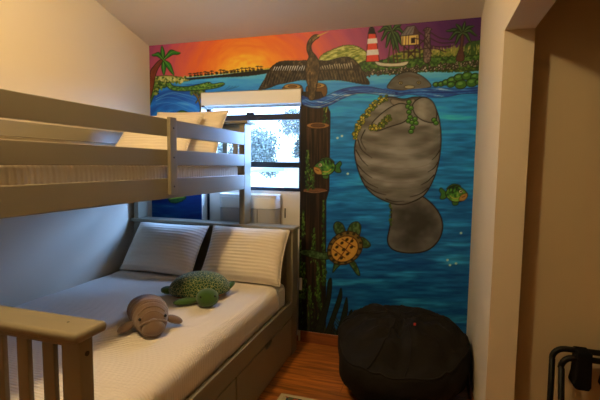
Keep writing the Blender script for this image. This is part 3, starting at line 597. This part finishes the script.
# ------------------------------------------------------------------ pillows
def make_pillow(w, h, t, seed):
    """pillow in its own XY plane (x wide, y tall), z thick, with a corded rim"""
    bm = bmesh.new(); n, m = 36, 28; F_, B_ = [], []
    def outline(u, v):
        pin = 1-.055*(1-abs(v)**2)*abs(u)**3; pin2 = 1-.06*(1-abs(u)**2)*abs(v)**3
        return w/2*u*pin, h/2*v*pin2
    for sgn, G in ((1, F_), (-1, B_)):
        for j in range(m+1):
            row = []
            for i in range(n+1):
                u, v = -1+2*i/n, -1+2*j/m; x, y = outline(u, v)
                e = max(0, (1-abs(u)**3.2))**.55*max(0, (1-abs(v)**3.2))**.55
                z = sgn*t/2*e*(1+.12*nz((x, y, sgn), 6, seed))+.004*nz((x, y, 0), 16, seed+3)*e
                if (i in (0, n) or j in (0, m)) and sgn < 0: row.append(F_[j][i])
                else: row.append(bm.verts.new((x, y, z)))
            G.append(row)
        for j in range(m):
            for i in range(n):
                q_ = (G[j][i], G[j][i+1], G[j+1][i+1], G[j+1][i])
                bm.faces.new(q_ if sgn > 0 else q_[::-1])
    rim = [outline(-1+2*i/n, -1) for i in range(n)]+[outline(1, -1+2*j/m) for j in range(m)]+[outline(1-2*i/n, 1) for i in range(n)]+[outline(-1, 1-2*j/m) for j in range(m)]
    return bm, rim
def pillow(label, c, w, h, t, tilt, rz, seed, group):
    o = thing('pillow', label, 'pillow', c, (tilt, 0, rz), group)
    bm, rim = make_pillow(w, h, t, seed); obj('pillowcase', bm, M_pillow, o, smooth=True)
    b2 = bmesh.new(); tube(b2, [(x, y, 0) for x, y in rim]+[(rim[0][0], rim[0][1], 0)], .0045, 6, cap=False); obj('piping', b2, M_pillow, o, smooth=True)
    return o
pillow('cream ribbed pillow propped on the lower headboard nearest the left wall', (.425, -.42, .780), .64, .42, .18, math.radians(54), math.radians(-2), 1, 'pillows propped on the lower headboard')
pillow('cream ribbed pillow propped on the lower headboard at its right end', (1.105, -.425, .782), .61, .43, .19, math.radians(55), math.radians(3), 2, 'pillows propped on the lower headboard')
pillow('cream pillow in front of another pillow at the head of the upper bunk', (.475, -.565, 1.622), .62, .42, .12, math.radians(50), 0, 3, 'pillows on the upper bunk')
pillow('cream pillow mostly hidden behind another on the upper bunk, against its headboard', (.60, -.392, 1.65), .62, .41, .11, math.radians(60), 0, 4, 'pillows on the upper bunk')

# ------------------------------------------------------------------ plush manatee
MZ = .595
mt = thing('plush_manatee', 'taupe plush manatee toy lying on the coverlet facing the camera', 'stuffed toy', (1.0, -1.37, MZ), (0, 0, math.radians(46)))
bm = bmesh.new()     # local: head towards -y
spine = [(.235, .030, .035, .028), (.205, .055, .060, .045), (.16, .085, .078, .062), (.10, .100, .090, .078), (.03, .103, .098, .086), (-.04, .100, .100, .088), (-.09, .090, .094, .080), (-.135, .078, .082, .068), (-.165, .060, .070, .054), (-.185, .03, .045, .036)]
rings = []; ns = 28
def interp(t):
    k = t*(len(spine)-1); i = min(int(k), len(spine)-2); f = k-i
    P = [spine[min(max(i+q, 0), len(spine)-1)] for q in (-1, 0, 1, 2)]
    return [.5*((2*P[1][c])+(-P[0][c]+P[2][c])*f+(2*P[0][c]-5*P[1][c]+4*P[2][c]-P[3][c])*f*f+(-P[0][c]+3*P[1][c]-3*P[2][c]+P[3][c])*f**3) for c in range(4)]
for s in range(61):
    y, hw, hh, cz = interp(s/60); wr = 1+(.035*math.sin(s*1.15)+.02*math.sin(s*.63+1))*(1 if s < 42 else .3)
    rings.append([bm.verts.new((hw*wr*math.cos(a)*(1+.03*nz((math.cos(a), s*.2, math.sin(a)), 2, 3)), y+.01*math.sin(a), max(.001, (cz+hh*wr*math.sin(a))*.82))) for a in [2*PI*k/ns for k in range(ns)]])
for A, B in zip(rings, rings[1:]):
    for k in range(ns): bm.faces.new((A[k], A[(k+1) % ns], B[(k+1) % ns], B[k]))
bm.faces.new(rings[0][::-1]); bm.faces.new(rings[-1]); obj('body', bm, M_plush, mt, smooth=True)
bm = bmesh.new(); blob(bm, (0, -.178, .048), (.060, .045, .044), fn=lambda p: Vector((p.x*(1-.12*p.z), p.y, p.z*(1-.15*abs(p.x))+(-.12*p.x*p.x)))); sn = obj('snout', bm, M_plush, mt, smooth=True)
bm = bmesh.new(); tube(bm, smooth_path([(-.066, -.162, .058), (-.045, -.180, .076), (0, -.194, .086), (.045, -.180, .076), (.066, -.162, .058)]), .0075, 8); obj('brow_fold', bm, M_plush, mt, smooth=True)
for yy, zz, ww in ((-.135, .118, .060), (-.105, .136, .070), (-.06, .148, .076)):
    bm = bmesh.new(); tube(bm, smooth_path([(-ww, yy-.012, zz-.036), (-ww*.5, yy-.004, zz-.008), (0, yy, zz-.002), (ww*.55, yy-.003, zz-.010), (ww, yy-.012, zz-.036)]), [.002]+[.005]*23+[.002], 8); obj('skin_fold', bm, M_plush, mt, smooth=True)
for sx in (-1, 1):
    bm = bmesh.new(); Mx = Matrix.Rotation(sx*math.radians(-28), 4, 'Z') @ Matrix.Rotation(sx*math.radians(16), 4, 'Y'); blob(bm, (sx*.125, -.075, .034), (.052, .032, .020), Mx); obj('flipper', bm, M_plush, mt, smooth=True)
    bm = bmesh.new(); blob(bm, (sx*.066, -.150, .088), (.0075, .0065, .0085), seg=12, rings=8); obj('eye', bm, M_eye, mt, smooth=True)
mt.scale = (.91, .93, .94)
bm = bmesh.new(); blob(bm, (0, .275, .022), (.075, .055, .014)); obj('tail', bm, M_plush, mt, smooth=True)

# ------------------------------------------------------------------ plush turtle
tt = thing('plush_turtle', 'green plush turtle toy with a yellow-flecked shell lying on the coverlet near the pillows', 'stuffed toy', (1.0, -.862, MZ), (0, 0, math.radians(33)))
bm = bmesh.new()     # local: long axis x
blob(bm, (0, 0, .045), (.190, .145, .110), seg=40, rings=24, fn=lambda p: Vector((p.x, p.y, max(p.z, -.12)*(1+.04*nz(p, 4, 2))+.0)))
obj('shell', bm, M_shell, tt, smooth=True)
bm = bmesh.new(); blob(bm, (0, 0, .026), (.178, .135, .026)); obj('belly', bm, M_plushbelly, tt, smooth=True)
def limb(name, c, r, rz, tilt=0, m=None):
    bm = bmesh.new(); blob(bm, c, r, Matrix.Rotation(math.radians(rz), 4, 'Z') @ Matrix.Rotation(math.radians(tilt), 4, 'Y')); return obj(name, bm, m or M_plushgreen, tt, smooth=True)
limb('head', (.035, -.205, .048), (.066, .060, .054), 0)
limb('flipper', (-.085, -.155, .020), (.078, .036, .020), 15); limb('flipper', (.165, -.02, .045), (.066, .026, .018), 25, -25)
limb('flipper', (-.19, .06, .030), (.055, .038, .026), -30); limb('flipper', (.11, .12, .022), (.055, .034, .018), 40)
for sx in (-1, 1):
    bm = bmesh.new(); blob(bm, (.035+sx*.040, -.246, .066), (.006, .006, .006), seg=12, rings=8); obj('eye', bm, M_eye, tt, smooth=True)

# ------------------------------------------------------------------ air purifier behind the headboard
ap = thing('air_purifier', 'white and grey air purifier standing under the window behind the headboard', 'air purifier', (.955, .0, 0))
def rrect(w, d, r, n=6):
    out = []
    for cx0, cy0, a0 in ((w-r, d-r, 0), (-w+r, d-r, PI/2), (-w+r, -d+r, PI), (w-r, -d+r, 1.5*PI)):
        out += [(cx0+r*math.cos(a0+PI/2*k/n), cy0+r*math.sin(a0+PI/2*k/n)) for k in range(n+1)]
    return out
bm = bmesh.new(); prism(bm, rrect(.247, .085, .05), 'z', 0, 1.075); obj('grey_body', bm, M_grey, ap, bevel=.004)['label'] = 'grey fabric-look lower body'
bm = bmesh.new(); prism(bm, rrect(.25, .088, .052), 'z', 1.075, 1.165); obj('top_band', bm, M_white, ap, bevel=.006)
bm = bmesh.new()
o1, o2 = rrect(.252, .09, .053), rrect(.232, .07, .036)
vo = [[bm.verts.new((x, y, z)) for x, y in P] for P, z in ((o1, 1.165), (o1, 1.188), (o2, 1.188), (o2, 1.17))]; k = len(o1)
for A, B in zip(vo, vo[1:]+vo[:1]):
    for i in range(k): bm.faces.new((A[i], A[(i+1) % k], B[(i+1) % k], B[i]))
obj('top_rim', bm, M_white, ap, bevel=.003)
for xx in (-.02, .10): mkbox('panel_seam', (xx, xx+.004, -.0875, -.084, .3, 1.07), M_dark, ap)
cb = mkbox('dark_slot', (1.226, 1.234, .09, .10, .99, 1.07), M_dark); tag(cb, 'small black vertical slot on the pale wall right of the air purifier', 'clip')  # narrow dark slot, built as a thin raised strip
op = thing('outlet_plate', 'small pale outlet plate on the mural beside the headboard post', 'outlet', (1.437, -.002, .475))
mkbox('plate', (-.045, -.022, -.006, -.0005, -.05, .05), M_white, op, bevel=.002)

# ------------------------------------------------------------------ bean bag
bb = thing('bean_bag', 'large black bean bag chair slumped on the floor against the mural', 'bean bag', (2.225, -.50, 0))
bm = bmesh.new(); NS, NR = 96, 56; rings = []
PX, PY = -.01, .13   # puckered peak
def bean(a, t):
    # t 0 = floor centre, ~.62 = rim, 1 = peak
    ca, sa = math.cos(a), math.sin(a); lob = 1+.03*math.sin(3*a+.6)+.02*math.sin(5*a)
    if t < .12: rr, z = .30*(t/.12), 0
    elif t < .60:
        s = (t-.12)/.48; rr = .30+.115*math.sin(s*PI*.62)/math.sin(PI*.62)*(1); rr = .30+.118*math.sin(min(1, s*1.15)*PI/2)-.01*s**6; z = .335*s**1.15
        z *= 1+.14*sa
    else:
        s = (t-.60)/.40; rr = .408*(1-s)**.78; zr = .335*(1+.14*sa)
        z = zr+(.468-zr)*math.sin(min(1, s*1.55)*PI/2)**(1.25 if sa < 0 else .7)
        z -= .035*math.exp(-((s-.22)/.14)**2)*max(0, -sa)          # sag just behind the front rim
        fold = abs(math.sin(a*3.5+1.1*math.sin(2*a)+.4*math.sin(s*8)))**.5
        z -= .022*(1-fold)*math.sin(PI*min(1, s*1.02))
        if s > .86: z -= (s-.86)*.30
        da = (a+PI/2-.10+PI) % (2*PI)-PI; z -= .045*math.exp(-(da/.16)**2)*math.sin(PI*min(1, s*1.1))**.7; z += .018*math.exp(-((abs(da)-.75)/.4)**2)*math.sin(PI*s)
    k = max(0, (t-.6)/.4)
    x = rr*lob*ca*1.0+PX*k; y = rr*lob*sa*1.02+PY*k*.75
    return x, y, z
for j in range(NR+1):
    t = j/NR; row = []
    for i in range(NS):
        x, y, z = bean(2*PI*i/NS, max(t, .002) if t < 1 else .995); p = (x, y, z)
        am = min(1, z*8); x += nz(p, 6, 1)*.022*am; y += nz(p, 6, 2)*.022*am; z += (nz(p, 7, 3)*.018+(.12-abs(nz(p, 9, 4)))*.055)*am
        row.append(bm.verts.new((x, min(y, .485), max(z, 0))))
    rings.append(row)
for A, B in zip(rings, rings[1:]):
    for i in range(NS): bm.faces.new((A[i], A[(i+1) % NS], B[(i+1) % NS], B[i]))
bm.faces.new(rings[0][::-1]); bm.faces.new(rings[-1]); obj('cover', bm, M_bean, bb, smooth=True)
def bean_pt(a, t, off=.006):
    x, y, z = bean(a, t); p = (x, y, z); am = min(1, z*8)
    x += nz(p, 6, 1)*.022*am; y += nz(p, 6, 2)*.022*am; z += (nz(p, 7, 3)*.018+(.12-abs(nz(p, 9, 4)))*.055)*am
    return Vector((x, min(y, .485), z+off))
b2 = bmesh.new(); tube(b2, [bean_pt(2*PI*i/72, .605, .002) for i in range(73)], .006, 6, cap=False); obj('seam_piping', b2, M_bean, bb, smooth=True)
for a0 in (-1.9, -1.35, .2, 1.6, 3.0):
    b2 = bmesh.new(); tube(b2, [bean_pt(a0+.12*math.sin(t*9), t, .001) for t in np.linspace(.61, .98, 18)], .005, 6); obj('seam_piping', b2, M_bean, bb, smooth=True)
p = bean_pt(-1.05, .86, .004); bm = bmesh.new(); box(bm, p.x-.007, p.x+.007, p.y-.004, p.y+.004, p.z-.002, p.z+.014); tg = obj('zip_tag', bm, M_red, bb, bevel=.002); tg['label'] = 'tiny red tag'

# ------------------------------------------------------------------ folded luggage rack in the niche
rk = thing('luggage_rack', 'folded black metal luggage rack leaning on the niche wall', 'luggage rack', (-.027, -.102, .017))
def u_frame(x0, x1, yb, yt, z1, r=.05):
    pts = [(x0-.012, yb, .011), (x0, yb+(yt-yb)*.93, z1-r)]
    for k in range(7):
        a = PI-PI/2*k/6; pts.append((x0+r+r*math.cos(a), yt, z1-r+r*math.sin(a)))
    for k in range(7):
        a = PI/2-PI/2*k/6; pts.append((x1-r+r*math.cos(a), yt, z1-r+r*math.sin(a)))
    pts += [(x1, yb+(yt-yb)*.93, z1-r), (x1+.012, yb, .011)]; return pts
bm = bmesh.new(); tube(bm, u_frame(2.945, 3.50, -1.05, -.975, .612), .013, 12); obj('outer_frame', bm, M_rack, rk, smooth=True)
bm = bmesh.new(); tube(bm, u_frame(2.972, 3.475, -1.16, -1.01, .590), .013, 12); obj('inner_frame', bm, M_rack, rk, smooth=True)
for xx in (3.02, 3.135, 3.25, 3.365):
    bm = bmesh.new(); prism(bm, [(xx+.008, .625), (xx+.062, .625), (xx+.064, .55), (xx+.066, .475), (xx+.058, .458), (xx+.010, .458), (xx-.004, .475), (xx+.004, .52)], 'y', -1.035, -.955); obj('webbing_strap', bm, M_webbing, rk, bevel=.006)
bm = bmesh.new(); tube(bm, [(2.95, -1.06, .12), (3.5, -1.06, .12)], .008, 10); obj('cross_bar', bm, M_rack, rk, smooth=True)
bm = bmesh.new(); tube(bm, [(2.966, -1.11, .22), (2.966, -1.02, .22)], .012, 10); obj('pivot', bm, M_rack, rk, smooth=True)

# ------------------------------------------------------------------ rug
def rug_material():
    m = material('rug_pile', (.3, .3, .25), .95, spec=.05); N, L = m.node_tree.nodes, m.node_tree.links; b = N['Principled BSDF']
    tc = N.new('ShaderNodeTexCoord'); v = N.new('ShaderNodeTexVoronoi'); v.inputs['Scale'].default_value = 26; L.new(tc.outputs['Object'], v.inputs['Vector'])
    r = N.new('ShaderNodeValToRGB'); r.color_ramp.interpolation = 'CONSTANT'; e = r.color_ramp.elements
    e[0].color = (.02, .03, .02, 1); e[1].position = .3; e[1].color = (.10, .11, .05, 1)
    for p_, c_ in ((.5, (.35, .07, .03, 1)), (.65, (.45, .36, .22, 1)), (.8, (.03, .05, .07, 1))): q_ = e.new(p_); q_.color = c_
    L.new(v.outputs['Color'], r.inputs['Fac']); L.new(r.outputs['Color'], b.inputs['Base Color']); return m
rg = thing('area_rug', 'small patterned rug with a cream border lying on the wood floor', 'rug', (1.93, -1.34, .001))
bm = bmesh.new()
for d_ in ((-.40, .40, .52, .545), (-.40, .40, -.545, -.52), (-.40, -.378, -.52, .52), (.378, .40, -.52, .52)): box(bm, *d_, 0, .008)
obj('border', bm, material('rug_border', (.50, .42, .28), .95, bump=(200, .4, .002), spec=.05), rg)
mkbox('field', (-.378, .378, -.52, .52, 0, .0075), rug_material(), rg)

# ------------------------------------------------------------------ ceiling lamp (above the camera's view)
lp = thing('ceiling_lamp', 'warm globe lamp hanging from the sloping ceiling', 'lamp', LAMP_POS)
zc = H-LAMP_POS[1]*SLOPE-LAMP_POS[2]
bm = bmesh.new(); tube(bm, [(0, 0, LAMP_R*.9), (0, 0, zc-.02)], .012, 10); obj('stem', bm, M_brass, lp)
bm = bmesh.new(); tube(bm, [(0, 0, zc-.05), (0, 0, zc+.0)], .06, 24); obj('ceiling_rose', bm, M_brass, lp)
bm = bmesh.new(); blob(bm, (0, 0, 0), (LAMP_R,)*3); obj('globe', bm, material('lamp_globe', (.8, .8, .8), .5, emit=(LAMP_COLOR, LAMP_STRENGTH)), lp, smooth=True)

# ------------------------------------------------------------------ outside the window
tag(mkbox('yard_ground', (-30, 20, .5, 60, -.6, -.5), M_lawn), 'pale open ground outside the window', 'ground', kind='structure')
nb = thing('neighbouring_house', 'pale low house roof seen through the window', 'house', (-1.0, 9, -.5))
mkbox('wall', (-.6, 7, -1, 3, 0, 1.95), M_stucco, nb)
bm = bmesh.new(); prism(bm, [(-1.9, 1.78), (3.2, 2.72), (8.0, 1.85), (8.0, 1.75), (3.2, 2.62), (-1.9, 1.68)], 'y', -1.4, 3.4); obj('roof', bm, M_roof, nb)
def tree(label, c, h, r, n, seed):
    t = thing('tree', label, 'tree', c, group='trees outside the window'); rr = random.Random(seed)
    bm = bmesh.new(); tube(bm, [(0, 0, 0), (.05, 0, h*.35), (-.05, .05, h*.7)], [.13, .1, .05], 8)
    for k in range(5):
        a = k*1.3; tube(bm, [(0, 0, h*.35+k*.2), (math.cos(a)*r*.5, math.sin(a)*r*.5, h*.6+k*.2)], [.05, .02], 6)
    obj('trunk', bm, M_bark, t)
    bm = bmesh.new()
    cl = [(rr.uniform(-1, 1)*r*.7, rr.uniform(-1, 1)*r*.7, h*.68+rr.uniform(-1, 1)*r*.55, rr.uniform(.3, .55)*r) for _ in range(12)]
    for _ in range(n):
        q_ = rr.choice(cl); d_ = Vector((rr.gauss(0, 1), rr.gauss(0, 1), rr.gauss(0, 1))).normalized()*q_[3]*rr.uniform(.5, 1.05); p_ = Vector(q_[:3])+d_
        a = Vector((rr.gauss(0, 1), rr.gauss(0, 1), rr.gauss(0, 1))).normalized(); b_ = a.cross(Vector((rr.gauss(0, 1), rr.gauss(0, 1), 1))).normalized(); s_ = rr.uniform(.04, .09)
        bm.faces.new([bm.verts.new(p_+a*s_), bm.verts.new(p_+b_*s_*.5), bm.verts.new(p_-a*s_), bm.verts.new(p_-b_*s_*.5)])
    me_ = bpy.data.meshes.new('foliage'); bm.to_mesh(me_); bm.free(); link('foliage', me_, M_leaf, t)
tree('taller loose-crowned tree behind the roof, right side of the window', (-2.4, 14.6, -.5), 4.6, 1.5, 9000, 1)
tree('lower bushy tree outside, left side of the window', (-5.4, 13.5, -.5), 3.6, 1.4, 8000, 2)
